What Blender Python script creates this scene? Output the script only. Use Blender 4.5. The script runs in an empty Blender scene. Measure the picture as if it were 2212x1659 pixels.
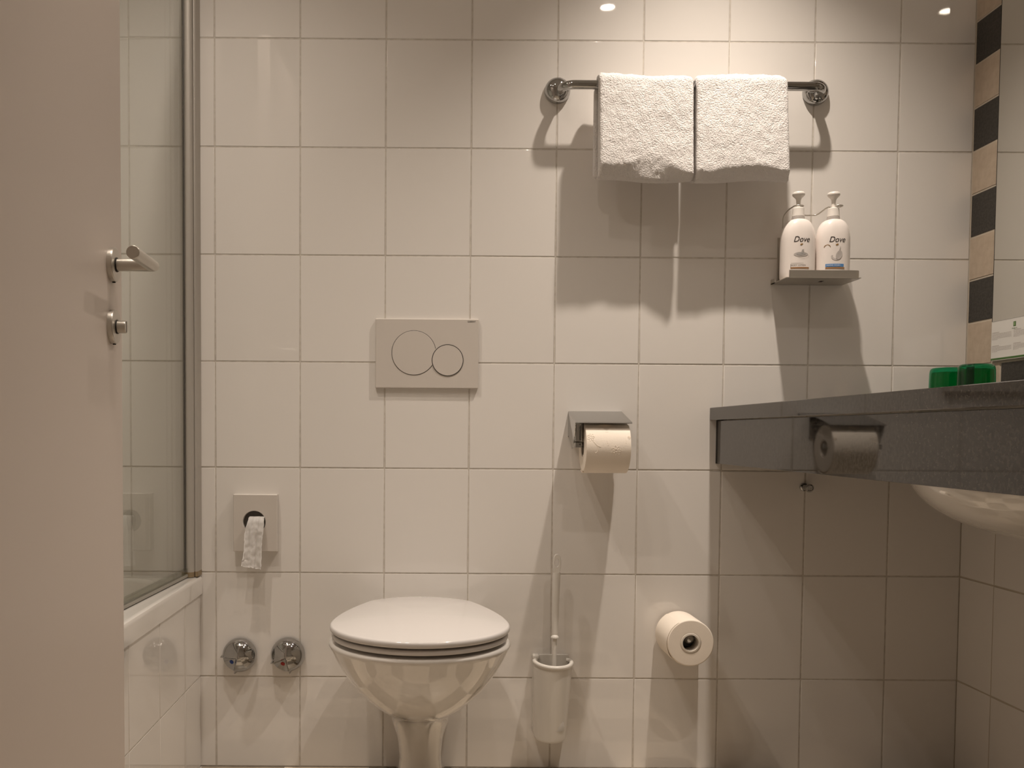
import bpy, bmesh, math, random
from mathutils import Vector, Matrix, noise
random.seed(7)
PI = math.pi
SC = bpy.context.scene
COL = SC.collection

# ------------------------------------------------------------------ camera
# x runs right along the back wall, y away from the viewer (back wall y = 0), z up (floor z = 0)
F_PX, PPX, PPY = 2058.67, 932.876, 1020.577
CAM = Vector((0.50527, -2.25906, 0.80241))
RIGHT = Vector((0.999974, -0.002978, 0.006544))
FWD = Vector((0.003246, 0.999141, -0.041318))
UP = Vector((-0.006415, 0.041339, 0.999125))
cd = bpy.data.cameras.new('camera')
cam = bpy.data.objects.new('camera', cd); COL.objects.link(cam)
cd.sensor_fit = 'HORIZONTAL'; cd.sensor_width = 36.0
cd.lens = F_PX / 2212 * 36.0
cd.shift_x = (1106 - PPX) / 2212
cd.shift_y = (PPY - 829.5) / 2212
cd.clip_start = 0.02
M = Matrix(((RIGHT.x, UP.x, -FWD.x, CAM.x), (RIGHT.y, UP.y, -FWD.y, CAM.y),
            (RIGHT.z, UP.z, -FWD.z, CAM.z), (0, 0, 0, 1)))
cam.matrix_world = M
SC.camera = cam

# ------------------------------------------------------------------ world, lights, exposure
w = bpy.data.worlds.new('world'); SC.world = w; w.use_nodes = True
w.node_tree.nodes['Background'].inputs[0].default_value = (1.0, 0.85, 0.7, 1)
w.node_tree.nodes['Background'].inputs[1].default_value = 0.0
SC.view_settings.view_transform = 'Standard'
SC.view_settings.look = 'None'
SC.view_settings.exposure = 0.62
SC.cycles.max_bounces = 16
SC.cycles.diffuse_bounces = 8
SC.view_settings.gamma = 1.0
SC.view_settings.use_curve_mapping = False

CEIL = 2.36
LAMP_COL = (1.0, 0.872, 0.75)
# recessed ceiling spots: x, y, watts, beam in degrees
LAMPS = [(1.150, -0.430, 82.0, 97), (1.150, -1.285, 24.0, 108), (-0.030, -0.60, 33.0, 114), (0.12, -1.00, 24.0, 106), (0.51, -0.80, 8.0, 112)]

# ------------------------------------------------------------------ helpers
def wloc(o):
    v = Vector((0, 0, 0))
    while o is not None:
        v += o.location; o = o.parent
    return v

def link(o, parent=None, at=None):
    COL.objects.link(o)
    p = Vector(at) if at is not None else Vector((0, 0, 0))
    if parent is not None:
        o.parent = parent
        o.location = p - wloc(parent)
    else:
        o.location = p
    return o

def tag(o, label=None, cat=None, group=None, kind=None):
    if label: o['label'] = label
    if cat: o['category'] = cat
    if group: o['group'] = group
    if kind: o['kind'] = kind
    return o

def thing(name, label, cat, loc, group=None):
    o = bpy.data.objects.new(name, None); o.empty_display_size = 0.05
    link(o, None, loc)
    return tag(o, label, cat, group)

def finish(bm, angle=35, recalc=True):
    if recalc:
        bmesh.ops.recalc_face_normals(bm, faces=bm.faces[:])
    lim = math.radians(angle)
    for e in bm.edges:
        if len(e.link_faces) == 2:
            e.smooth = e.calc_face_angle(0) < lim
    for f in bm.faces: f.smooth = True

def mesh(name, bm, angle=35, recalc=True):
    finish(bm, angle, recalc)
    me = bpy.data.meshes.new(name)
    nrm = area_normals(bm) if len(bm.faces) < 600 else None
    bm.to_mesh(me); bm.free()
    if nrm: me.normals_split_custom_set(nrm)
    return me

def area_normals(bm):
    """loop normals weighted by face area, so that bevelled flat faces stay flat"""
    bm.normal_update(); out = []
    area = {f: f.calc_area() for f in bm.faces}
    for f in bm.faces:
        for l in f.loops:
            v = l.vert; seen = {f}; todo = [f]; n = Vector((0, 0, 0))
            while todo:
                g = todo.pop(); n += g.normal * area[g]
                for e in g.edges:
                    if e.smooth and v in e.verts:
                        for h in e.link_faces:
                            if h not in seen: seen.add(h); todo.append(h)
            out.append(n.normalized() if n.length > 0 else f.normal.copy())
    return out

def obj(name, bm, mat, parent=None, angle=35, recalc=True, at=None):
    me = mesh(name, bm, angle, recalc)
    if mat is not None: me.materials.append(mat)
    o = bpy.data.objects.new(name, me)
    return link(o, parent, at)

def box(bm, x0, x1, y0, y1, z0, z1, bev=0.0, seg=2):
    vs = [bm.verts.new((x, y, z)) for x in (x0, x1) for y in (y0, y1) for z in (z0, z1)]
    fs = []
    for a in ((0, 1, 3, 2), (4, 6, 7, 5), (0, 4, 5, 1), (2, 3, 7, 6), (0, 2, 6, 4), (1, 5, 7, 3)):
        fs.append(bm.faces.new([vs[i] for i in a]))
    if bev > 0:
        es = list({e for f in fs for e in f.edges})
        bmesh.ops.bevel(bm, geom=es, offset=bev, segments=seg, profile=0.5, affect='EDGES')
    return bm

def newbox(*a, **k): return box(bmesh.new(), *a, **k)

def ring_loft(bm, rings, cap0=True, cap1=True, closed=True):
    V = [[bm.verts.new(p) for p in r] for r in rings]
    n = len(V[0])
    for a, b in zip(V[:-1], V[1:]):
        for i in range(n if closed else n - 1):
            j = (i + 1) % n
            bm.faces.new((a[i], a[j], b[j], b[i]))
    if cap0: bm.faces.new(V[0])
    if cap1: bm.faces.new(V[-1])
    return V

def frame(axis):
    a = Vector(axis).normalized()
    t = Vector((0, 0, 1)) if abs(a.z) < 0.9 else Vector((1, 0, 0))
    u = a.cross(t).normalized(); v = a.cross(u).normalized()
    return a, u, v

def lathe(bm, prof, org, axis=(0, 0, 1), seg=40, ex=1.0, ey=1.0, cap=True):
    """prof: list of (radius, height along axis)"""
    a, u, v = frame(axis); org = Vector(org)
    rings = []
    for r, h in prof:
        r = max(r, 1e-5)
        rings.append([org + a * h + u * (r * ex * math.cos(2 * PI * i / seg)) + v * (r * ey * math.sin(2 * PI * i / seg)) for i in range(seg)])
    ring_loft(bm, rings, cap, cap)
    return bm

def tube(bm, path, r, seg=12, cap=True):
    path = [Vector(p) for p in path]
    n = len(path); rr = r if isinstance(r, (list, tuple)) else [r] * n
    rings = []; u = None
    for i, p in enumerate(path):
        d = (path[min(i + 1, n - 1)] - path[max(i - 1, 0)]).normalized()
        if u is None:
            _, u, _ = frame(d)
        u = (u - d * u.dot(d)).normalized(); v = d.cross(u)
        rings.append([p + u * (rr[i] * math.cos(2 * PI * k / seg)) + v * (rr[i] * math.sin(2 * PI * k / seg)) for k in range(seg)])
    ring_loft(bm, rings, cap, cap)
    return bm

def smooth_path(pts, sub=8):
    P = [Vector(p) for p in pts]; out = []
    for i in range(len(P) - 1):
        p0 = P[max(i - 1, 0)]; p1 = P[i]; p2 = P[i + 1]; p3 = P[min(i + 2, len(P) - 1)]
        for k in range(sub):
            t = k / sub
            out.append(0.5 * ((2 * p1) + (p2 - p0) * t + (2 * p0 - 5 * p1 + 4 * p2 - p3) * t * t + (3 * p1 - p0 - 3 * p2 + p3) * t ** 3))
    out.append(P[-1]); return out

def prism(bm, pts, axis, d0, d1):
    """pts: 2D outline, extruded along axis 'x','y' or 'z' between d0 and d1"""
    def mk(p, d):
        if axis == 'y': return (p[0], d, p[1])
        if axis == 'x': return (d, p[0], p[1])
        return (p[0], p[1], d)
    ring_loft(bm, [[mk(p, d0) for p in pts], [mk(p, d1) for p in pts]])
    return bm

def interp(tab, x):
    if x <= tab[0][0]: return tab[0][1]
    for (a, b), (c, d) in zip(tab[:-1], tab[1:]):
        if x <= c:
            t = (x - a) / (c - a); t = t * t * (3 - 2 * t) if False else t
            return b + (d - b) * t
    return tab[-1][1]

# ------------------------------------------------------------------ materials
def mat(name, col, rough=0.5, metal=0.0, ior=1.5, spec=0.5, **kw):
    m = bpy.data.materials.new(name); m.use_nodes = True
    nt = m.node_tree; b = nt.nodes['Principled BSDF']
    b.inputs['Base Color'].default_value = (*col, 1)
    b.inputs['Roughness'].default_value = rough
    b.inputs['Metallic'].default_value = metal
    b.inputs['IOR'].default_value = ior
    b.inputs['Specular IOR Level'].default_value = spec
    for k, v in kw.items(): b.inputs[k.replace('_', ' ')].default_value = v
    return m

def nodes(m):
    nt = m.node_tree
    return nt, nt.nodes['Principled BSDF'], nt.nodes.new, nt.links.new

def noise_color(m, c0, c1, scale, detail=2.0, lo=0.4, hi=0.6, coord='Object'):
    nt, b, N, L = nodes(m)
    tc = N('ShaderNodeTexCoord'); n = N('ShaderNodeTexNoise'); r = N('ShaderNodeValToRGB')
    n.inputs['Scale'].default_value = scale; n.inputs['Detail'].default_value = detail
    r.color_ramp.elements[0].position = lo; r.color_ramp.elements[0].color = (*c0, 1)
    r.color_ramp.elements[1].position = hi; r.color_ramp.elements[1].color = (*c1, 1)
    L(tc.outputs[coord], n.inputs['Vector']); L(n.outputs['Fac'], r.inputs['Fac'])
    L(r.outputs['Color'], b.inputs['Base Color'])
    return r

def noise_bump(m, scale, strength, dist=0.001, detail=2.0, coord='Object'):
    nt, b, N, L = nodes(m)
    tc = N('ShaderNodeTexCoord'); n = N('ShaderNodeTexNoise'); bp = N('ShaderNodeBump')
    n.inputs['Scale'].default_value = scale; n.inputs['Detail'].default_value = detail
    bp.inputs['Strength'].default_value = strength; bp.inputs['Distance'].default_value = dist
    L(tc.outputs[coord], n.inputs['Vector']); L(n.outputs['Fac'], bp.inputs['Height'])
    L(bp.outputs['Normal'], b.inputs['Normal'])

def random_value(m, col, amt):
    """per-object brightness variation of a glazed tile"""
    nt, b, N, L = nodes(m)
    oi = N('ShaderNodeObjectInfo'); mp = N('ShaderNodeMapRange'); hs = N('ShaderNodeHueSaturation')
    mp.inputs['To Min'].default_value = 1 - amt; mp.inputs['To Max'].default_value = 1 + amt
    hs.inputs['Color'].default_value = (*col, 1)
    L(oi.outputs['Random'], mp.inputs['Value']); L(mp.outputs['Result'], hs.inputs['Value'])
    L(hs.outputs['Color'], b.inputs['Base Color'])

WHITE_TILE = (0.80, 0.77, 0.735)
m_tile = mat('glazed_white_tile', WHITE_TILE, 0.03, ior=1.55, Coat_Weight=0.4, Coat_Roughness=0.02)
random_value(m_tile, WHITE_TILE, 0.012); noise_bump(m_tile, 7, 0.05, 0.002, 0.0)
m_grout = mat('grout', (0.40, 0.365, 0.325), 0.85); noise_color(m_grout, (0.55, 0.51, 0.46), (0.63, 0.59, 0.53), 60)
m_grout_warm = mat('border_grout', (0.50, 0.44, 0.36), 0.8)
m_black_tile = mat('matt_black_tile', (0.030, 0.026, 0.022), 0.45); noise_color(m_black_tile, (0.022, 0.019, 0.016), (0.042, 0.037, 0.031), 180, 4)
m_beige_tile = mat('beige_tile', (0.36, 0.285, 0.205), 0.45); noise_color(m_beige_tile, (0.43, 0.345, 0.26), (0.50, 0.41, 0.315), 60, 5, 0.35, 0.7)
m_floor_l = mat('floor_tile_light', (0.47, 0.41, 0.32), 0.35); noise_color(m_floor_l, (0.60, 0.52, 0.42), (0.66, 0.58, 0.47), 25, 4)
m_floor_d = mat('floor_tile_dark', (0.24, 0.205, 0.155), 0.35); noise_color(m_floor_d, (0.26, 0.22, 0.17), (0.31, 0.265, 0.205), 25, 4)
m_paint = mat('white_plaster', (0.85, 0.82, 0.78), 0.7); noise_bump(m_paint, 120, 0.1, 0.001)
m_door = mat('door_paint', (0.63, 0.56, 0.51), 0.42); noise_bump(m_door, 14, 0.05, 0.002)
m_ceramic = mat('sanitary_ceramic', (0.76, 0.735, 0.70), 0.045, ior=1.52, Coat_Weight=1.0, Coat_Roughness=0.01)
m_seat = mat('seat_plastic', (0.66, 0.635, 0.62), 0.10)
m_dark = mat('dark_gap', (0.02, 0.016, 0.012), 0.8)
m_plastic = mat('white_plastic', (0.62, 0.575, 0.53), 0.28)
m_brushwhite = mat('brush_plastic', (0.74, 0.71, 0.66), 0.22)
m_chrome = mat('chrome', (0.45, 0.45, 0.445), 0.035, 1.0)
m_steel = mat('brushed_steel', (0.56, 0.53, 0.48), 0.32, 0.8); noise_bump(m_steel, 260, 0.15, 0.0004)
m_alu = mat('satin_aluminium', (0.50, 0.47, 0.43), 0.5, 0.45)
m_brass = mat('aged_end_cap', (0.35, 0.27, 0.17), 0.45, 0.6)
m_seal = mat('rubber_seal', (0.30, 0.28, 0.245), 0.5)
m_black = mat('hole_black', (0.015, 0.013, 0.012), 0.5)
m_paper = mat('tissue_paper', (0.90, 0.82, 0.72), 0.95, spec=0.15); noise_bump(m_paper, 300, 0.25, 0.0006, 4)
m_core = mat('cardboard_core', (0.70, 0.64, 0.56), 0.9)
m_bag = mat('tissue_bag', (0.90, 0.885, 0.87), 0.5); noise_bump(m_bag, 60, 0.5, 0.002, 3)
m_bottle = mat('lotion_bottle', (0.86, 0.80, 0.76), 0.22, Subsurface_Weight=0.0)
m_pump = mat('pump_plastic', (0.84, 0.80, 0.75), 0.3)
m_collar = mat('clear_collar', (0.42, 0.385, 0.36), 0.25)
m_ink = mat('dark_ink', (0.022, 0.016, 0.014), 0.5)
m_grey_ink = mat('grey_ink', (0.40, 0.38, 0.365), 0.5)
m_pale_ink = mat('pale_grey_ink', (0.52, 0.48, 0.455), 0.5)
m_gold = mat('gold_ink', (0.30, 0.17, 0.05), 0.4)
m_brown = mat('brown_band', (0.34, 0.18, 0.08), 0.4)
m_blue_band = mat('blue_band', (0.10, 0.26, 0.55), 0.4)
m_white_ink = mat('white_ink', (0.75, 0.75, 0.75), 0.5)
m_card = mat('card_paper', (0.72, 0.70, 0.66), 0.5)
m_green_ink = mat('green_ink', (0.06, 0.15, 0.03), 0.5)
m_lgreen_ink = mat('light_green_ink', (0.22, 0.33, 0.14), 0.5)
m_bluedot = mat('blue_dot', (0.01, 0.05, 0.26), 0.3)
m_reddot = mat('red_dot', (0.34, 0.012, 0.008), 0.3)
m_mirror = mat('mirror_silver', (0.80, 0.80, 0.765), 0.0, 1.0)
m_bristle = mat('bristle', (0.75, 0.74, 0.72), 0.8)

m_towel = mat('terry_cotton', (0.85, 0.82, 0.80), 0.95, spec=0.1)
noise_bump(m_towel, 330, 1.0, 0.004, 4)
m_towel.node_tree.nodes['Principled BSDF'].inputs['Sheen Weight'].default_value = 0.25
m_towel.node_tree.nodes['Principled BSDF'].inputs['Sheen Roughness'].default_value = 0.5

# dark speckled granite
m_granite = mat('dark_granite', (0.05, 0.045, 0.04), 0.04, ior=1.55, Coat_Weight=0.08, Coat_Roughness=0.02)
nt, b, N, L = nodes(m_granite)
tc = N('ShaderNodeTexCoord'); n1 = N('ShaderNodeTexNoise'); n2 = N('ShaderNodeTexVoronoi'); r1 = N('ShaderNodeValToRGB'); r2 = N('ShaderNodeValToRGB'); mx = N('ShaderNodeMix'); mx.data_type = 'RGBA'; mx.blend_type = 'ADD'
n1.inputs['Scale'].default_value = 170; n1.inputs['Detail'].default_value = 5; n2.inputs['Scale'].default_value = 330
r1.color_ramp.elements[0].position = 0.38; r1.color_ramp.elements[0].color = (0.020, 0.018, 0.016, 1)
r1.color_ramp.elements[1].position = 0.68; r1.color_ramp.elements[1].color = (0.056, 0.050, 0.044, 1)
r2.color_ramp.elements[0].position = 0.0; r2.color_ramp.elements[0].color = (0.03, 0.027, 0.024, 1)
r2.color_ramp.elements[1].position = 0.22; r2.color_ramp.elements[1].color = (0, 0, 0, 1)
L(tc.outputs['Object'], n1.inputs['Vector']); L(tc.outputs['Object'], n2.inputs['Vector'])
L(n1.outputs['Fac'], r1.inputs['Fac']); L(n2.outputs['Distance'], r2.inputs['Fac'])
mx.inputs[0].default_value = 1.0
L(r1.outputs['Color'], mx.inputs[6]); L(r2.outputs['Color'], mx.inputs[7]); L(mx.outputs[2], b.inputs['Base Color'])

# flat safety glass: see-through with Fresnel reflection
def clear_glass(name, tint, ior=1.5):
    m = bpy.data.materials.new(name); m.use_nodes = True
    nt = m.node_tree; nt.nodes.clear(); N = nt.nodes.new; L = nt.links.new
    o = N('ShaderNodeOutputMaterial'); mixs = N('ShaderNodeMixShader'); t = N('ShaderNodeBsdfTransparent'); g = N('ShaderNodeBsdfGlossy'); fr = N('ShaderNodeFresnel')
    ge = N('ShaderNodeNewGeometry'); mr_ = N('ShaderNodeMapRange')     # leaving the sheet reflects as entering it does
    mr_.inputs['To Min'].default_value = ior; mr_.inputs['To Max'].default_value = 1 / ior
    L(ge.outputs['Backfacing'], mr_.inputs['Value']); L(mr_.outputs['Result'], fr.inputs['IOR'])
    t.inputs['Color'].default_value = (*tint, 1); g.inputs['Roughness'].default_value = 0.0
    L(fr.outputs['Fac'], mixs.inputs['Fac']); L(t.outputs[0], mixs.inputs[1]); L(g.outputs[0], mixs.inputs[2]); L(mixs.outputs[0], o.inputs['Surface'])
    return m
m_pane = clear_glass('screen_glass', (0.965, 0.98, 0.965))
m_green = clear_glass('green_glass', (0.09, 0.68, 0.44), 1.5)
m_glow = bpy.data.materials.new('lamp_lens'); m_glow.use_nodes = True
bb = m_glow.node_tree.nodes['Principled BSDF']; bb.inputs['Base Color'].default_value = (1, 0.9, 0.75, 1)
bb.inputs['Emission Color'].default_value = (*LAMP_COL, 1); bb.inputs['Emission Strength'].default_value = 45.0

# ------------------------------------------------------------------ the room
XR, XL, YF = 1.774, -0.78, -2.90
TW, TH, JZ = 0.20, 0.25, 0.218      # tile pitch and first horizontal joint
GAP = 0.0034
ZJ = [0.0] + [JZ + TH * k for k in range(9)] + [CEIL]

def tile_mesh(wd, ht, th=0.006, bev=0.0011):
    bm = newbox(-wd / 2, wd / 2, 0, th, -ht / 2, ht / 2)
    es = [e for e in bm.edges if all(abs(v.co.y) < 1e-7 for v in e.verts)]
    bmesh.ops.bevel(bm, geom=es, offset=bev, segments=2, profile=0.5, affect='EDGES')
    return mesh('tile', bm, 50)

_tc = {}
def put_tile(parent, center, wd, ht, rot, mt, name='tile', th=0.006):
    key = (round(wd, 4), round(ht, 4), mt.name, th)
    if key not in _tc:
        me = tile_mesh(wd, ht, th); me.materials.append(mt); _tc[key] = me
    o = bpy.data.objects.new(name, _tc[key])
    link(o, parent, center)
    o.rotation_euler = (random.uniform(-1, 1) * 0.0012, 0, rot + random.uniform(-1, 1) * 0.0012)
    return o

wall_back = tag(obj('wall_back', newbox(XL - 0.1, XR + 0.1, 0.0009, 0.12, 0, CEIL), m_grout), 'white tiled back wall', kind='structure')
xs = [TW * i for i in range(-4, 10)]
for k in range(len(ZJ) - 1):
    z0, z1 = ZJ[k], ZJ[k + 1]
    for i in range(len(xs) - 1):
        x0, x1 = max(xs[i], XL), min(xs[i + 1], XR + GAP * 0.4)
        a0, a1, c0, c1 = x0 + GAP / 2, x1 - GAP / 2, z0 + GAP / 2, z1 - GAP / 2
        put_tile(wall_back, ((a0 + a1) / 2, 0, (c0 + c1) / 2), a1 - a0, c1 - c0, 0, m_tile)

wall_right = tag(obj('wall_right', newbox(XR + 0.0012, XR + 0.12, YF, 0.0012, 0, CEIL), m_grout_warm), 'tiled right wall', kind='structure')
# white tiles below the counter (front faces -x)
yj = [0.0, -0.137] + [-0.137 - TW * k for k in range(1, 14)]
for k in range(4):
    z0, z1 = ZJ[k], min(ZJ[k + 1], 0.866)
    for i in range(len(yj) - 1):
        a0, a1 = max(yj[i + 1], YF) + GAP / 2, yj[i] - GAP / 2
        if a1 - a0 < 0.01: continue
        c0, c1 = z0 + GAP / 2, z1 - GAP / 2
        put_tile(wall_right, (XR, (a0 + a1) / 2, (c0 + c1) / 2), a1 - a0, c1 - c0, -PI / 2, m_tile)
# black and beige border: column in the corner, row along the counter
BP, BT = 0.09978, 0.0042
zt = 1.7643 + 4 * BP
idx = 0
while zt - BP > 0.93:
    mt = m_black_tile if idx % 2 == 0 else m_beige_tile
    put_tile(wall_right, (XR, -0.0043 - (BP - BT) / 2, zt - (BP - BT) / 2), BP - BT, BP - BT, -PI / 2, mt, 'border_tile')
    zt -= BP; idx += 1
y = -0.138 + 2 * 0.1000
row = [(-0.002, -0.0345), (-0.0385, -0.1345)] + [(-0.1395 - 0.1 * k, -0.2355 - 0.1 * k) for k in range(20)]
for i, (ya, yb) in enumerate(row):
    mt = m_black_tile if i % 2 == 0 else m_beige_tile
    put_tile(wall_right, (XR, (ya + yb) / 2, 0.918), ya - yb, 0.0965, -PI / 2, mt, 'border_tile')

# mirror with a dark edge line
mir = thing('wall_mirror', 'large frameless wall mirror above the counter, bordered by black and beige tiles', 'mirror', (XR, -1.0, 0.972))
obj('mirror_pane', newbox(XR - 0.0035, XR + 0.0010, -2.1, -0.1075, 0.972, 2.06), m_mirror, mir)
obj('mirror_edge', newbox(XR - 0.0037, XR + 0.0010, -0.1075, -0.1058, 0.972, 2.06), m_dark, mir)

wall_left = tag(obj('wall_left', newbox(XL - 0.12, XL, -1.56, 0.0, 0, CEIL), m_paint), 'plain white left wall behind the bathtub', kind='structure')
wall_part = tag(obj('wall_partition', newbox(XL - 0.12, 0.02, YF, -1.56, 0, CEIL), m_paint), 'plain white partition wall at the foot of the bathtub', kind='structure')
wall_front = tag(obj('wall_front', newbox(XL - 0.12, XR + 0.12, YF - 0.1, YF, 0, CEIL), m_paint), 'plain white front wall', kind='structure')
ceiling = tag(obj('ceiling', newbox(XL - 0.12, XR + 0.12, YF - 0.1, 0.12, CEIL, CEIL + 0.1), m_paint), 'white plaster ceiling', kind='structure')
floor = tag(obj('floor', newbox(XL - 0.12, XR + 0.12, YF - 0.1, 0.12, -0.1, -0.0012), m_grout), 'chequered tiled floor', kind='structure')
FT = 0.20
def floor_tile(wx, wy, mt):
    key = ('f', round(wx, 4), round(wy, 4), mt.name)
    if key not in _tc:
        bm = newbox(-wx / 2, wx / 2, -wy / 2, wy / 2, -0.006, 0)
        es = [e for e in bm.edges if all(abs(v.co.z) < 1e-7 for v in e.verts)]
        bmesh.ops.bevel(bm, geom=es, offset=0.001, segments=2, profile=0.5, affect='EDGES')
        me = mesh('tile', bm, 50); me.materials.append(mt); _tc[key] = me
    return _tc[key]
nx, ny = int((XR + 0.04) / FT) + 1, int(-YF / FT) + 1
for i in range(nx):
    for j in range(ny):
        x0, x1 = -0.035 + FT * i, min(-0.035 + FT * (i + 1), XR)
        y1, y0 = -FT * j, max(-FT * (j + 1), YF)
        if x1 - x0 < 0.02 or y1 - y0 < 0.02: continue
        if x0 < 0.0 and y0 < -1.55: continue
        mt = m_floor_l if (i + j) % 2 else m_floor_d
        o = bpy.data.objects.new('tile', floor_tile(x1 - x0 - 0.003, y1 - y0 - 0.003, mt))
        link(o, floor, ((x0 + x1) / 2, (y0 + y1) / 2, 0))

# ------------------------------------------------------------------ bathtub with tiled front panel
tub = thing('bathtub', 'white built-in bathtub with a tiled front panel', 'bathtub', (-0.38, -0.78, 0))
TX0, TX1, TY0, TY1 = XL + 0.002, -0.031, -1.555, -0.002
def rrect(x0, x1, y0, y1, r, z, n=8):
    out = []
    for cx, cy, a0 in ((x1 - r, y1 - r, 0), (x0 + r, y1 - r, 90), (x0 + r, y0 + r, 180), (x1 - r, y0 + r, 270)):
        for k in range(n + 1):
            a = math.radians(a0 + 90 * k / n)
            out.append((cx + r * math.cos(a), cy + r * math.sin(a), z))
    return out
bm = bmesh.new()
ring_loft(bm, [rrect(TX0, TX1, TY0, TY1, 0.004, 0.418), rrect(TX0, TX1, TY0, TY1, 0.004, 0.452),
               rrect(TX0 + 0.003, TX1 - 0.003, TY0 + 0.003, TY1 - 0.003, 0.004, 0.459),
               rrect(TX0 + 0.010, TX1 - 0.010, TY0 + 0.010, TY1 - 0.010, 0.004, 0.462),
               rrect(TX0 + 0.055, TX1 - 0.075, TY0 + 0.06, TY1 - 0.06, 0.09, 0.462),
               rrect(TX0 + 0.062, TX1 - 0.083, TY0 + 0.068, TY1 - 0.068, 0.09, 0.452),
               rrect(TX0 + 0.10, TX1 - 0.115, TY0 + 0.18, TY1 - 0.12, 0.10, 0.12),
               rrect(TX0 + 0.14, TX1 - 0.155, TY0 + 0.25, TY1 - 0.18, 0.10, 0.085)], cap0=False, cap1=True)
obj('tub_shell', bm, m_ceramic, tub, 40)
panel = obj('front_panel', newbox(-0.06, -0.0383, -1.555, 0.0, 0, 0.417), m_grout, tub)
pj = [0.0, -0.144, -0.344, -0.544, -0.744, -0.944, -1.144, -1.344, -1.544]
for k, (z0, z1) in enumerate(((0.0, JZ), (JZ, 0.416))):
    for i in range(len(pj) - 1):
        a0, a1 = pj[i + 1] + 0.0011, pj[i] - 0.0011
        put_tile(panel, (-0.037, (a0 + a1) / 2, (z0 + z1) / 2), a1 - a0, z1 - z0 - GAP * 0.8, PI / 2, m_tile)

# glass bath screen
scr = thing('bath_screen', 'clear glass bath screen in satin aluminium profiles standing on the tub rim', 'bath screen', (-0.06, -0.05, 0.462))
ZT = 1.95
def rot_pts(pts, org, ang):
    c, s = math.cos(ang), math.sin(ang)
    return [(org[0] + c * (x - org[0]) - s * (y - org[1]), org[1] + s * (x - org[0]) + c * (y - org[1])) for x, y in pts]
gy0, gy1, gx = -0.86, -0.048, -0.0575
ang = math.radians(-2.6)
bm = bmesh.new(); prism(bm, rot_pts([(gx - 0.003, gy0), (gx + 0.003, gy0), (gx + 0.003, gy1), (gx - 0.003, gy1)], (gx, gy1), ang), 'z', 0.474, ZT)
pane = obj('glass_pane', bm, m_pane, scr)
bm = bmesh.new(); prism(bm, rot_pts([(gx - 0.0048, gy0), (gx + 0.0048, gy0), (gx + 0.0048, gy1), (gx - 0.0048, gy1)], (gx, gy1), ang), 'z', 0.4635, 0.4715)
bmesh.ops.bevel(bm, geom=bm.edges[:], offset=0.0012, segments=2, affect='EDGES')
obj('bottom_seal', bm, m_seal, scr)
bm = bmesh.new(); prism(bm, rot_pts([(gx - 0.0040, gy0), (gx + 0.0040, gy0), (gx + 0.0040, gy1), (gx - 0.0040, gy1)], (gx, gy1), ang), 'z', 0.4715, 0.484)
obj('clear_bead', bm, clear_glass('clear_bead', (0.80, 0.81, 0.77)), scr)
# rounded hinge profile next to the glass, wall channel behind it
arc = [(-0.0605 + 0.0, -0.026)] + [(-0.0505 + 0.0100 * math.cos(a), -0.046 + 0.0075 * math.sin(a)) for a in [PI + PI * k / 14 for k in range(15)]] + [(-0.0405, -0.026)]
bm = bmesh.new(); prism(bm, arc, 'z', 0.475, ZT)
obj('hinge_profile', bm, m_alu, scr, 45)
arc2 = [(-0.0405, -0.001), (-0.0405, -0.038)] + [(-0.0385 + 0.0055 * math.sin(a), -0.034 - 0.006 * math.cos(a)) for a in [PI / 2 * k / 8 for k in range(9)]] + [(-0.0325, -0.001)]
bm = bmesh.new(); prism(bm, [(x - 0.001, yy) for x, yy in arc2], 'z', 0.475, ZT)
obj('wall_channel', bm, m_alu, scr, 45)
bm = newbox(-0.0642, -0.0605, -0.052, -0.024, 0.475, ZT, bev=0.0008)
obj('edge_seal', bm, m_seal, scr)
bm = newbox(-0.0612, -0.0605 + 0.0008, -0.0535, -0.030, 0.475, ZT)
obj('dark_gasket', bm, m_dark, scr)
bm = bmesh.new(); prism(bm, [(x, yy - 0.0012) for x, yy in arc] , 'z', 0.4632, 0.475)
obj('end_cap', bm, m_brass, scr, 45)
bm = bmesh.new(); prism(bm, [(x - 0.0005, yy - 0.001) for x, yy in arc2], 'z', 0.4632, 0.475)
obj('end_cap', bm, m_brass, scr, 45)

# ------------------------------------------------------------------ door leaf standing open beside the tub
DA = math.radians(2.5)
dv = Vector((math.sin(DA), -math.cos(DA), 0))        # along the leaf, towards its hinges
dn = Vector((math.cos(DA), math.sin(DA), 0))         # out of the visible face
D0 = Vector((0.0122, -0.7220, 0))
def dpt(s, n_, z): return D0 + dv * s + dn * n_ + Vector((0, 0, z))
bm = bmesh.new()
ring_loft(bm, [[dpt(s, n_, 0.008) for s, n_ in ((0, -0.040), (0.83, -0.040), (0.83, 0), (0, 0))], [dpt(s, n_, 2.02) for s, n_ in ((0, -0.040), (0.83, -0.040), (0.83, 0), (0, 0))]])
bmesh.ops.bevel(bm, geom=bm.edges[:], offset=0.0015, segments=2, affect='EDGES')
door = tag(obj('door_1', bm, m_door), 'plain painted bathroom door leaf standing open', kind='structure')
def door_lathe(name, s, z, prof, mt, parent, seg=40):
    bm = bmesh.new(); lathe(bm, prof, dpt(s, 0, z), dn, seg)
    return obj(name, bm, mt, parent, 40)
HS = 0.0585
ros = lambda: [(0.0262, 0.0), (0.0262, 0.0065), (0.0254, 0.0080), (0.0240, 0.0086), (0.0118, 0.0086), (0.0112, 0.0080)]
hd = obj('door_handle', lathe(bmesh.new(), [(0.0108, 0.008), (0.0108, 0.0102)], dpt(HS, 0, 1.0577), dn, 32), m_dark, door)
door_lathe('rosette', HS, 1.0577, ros(), m_steel, hd)
bm = bmesh.new()
R_ = 0.0095
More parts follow.
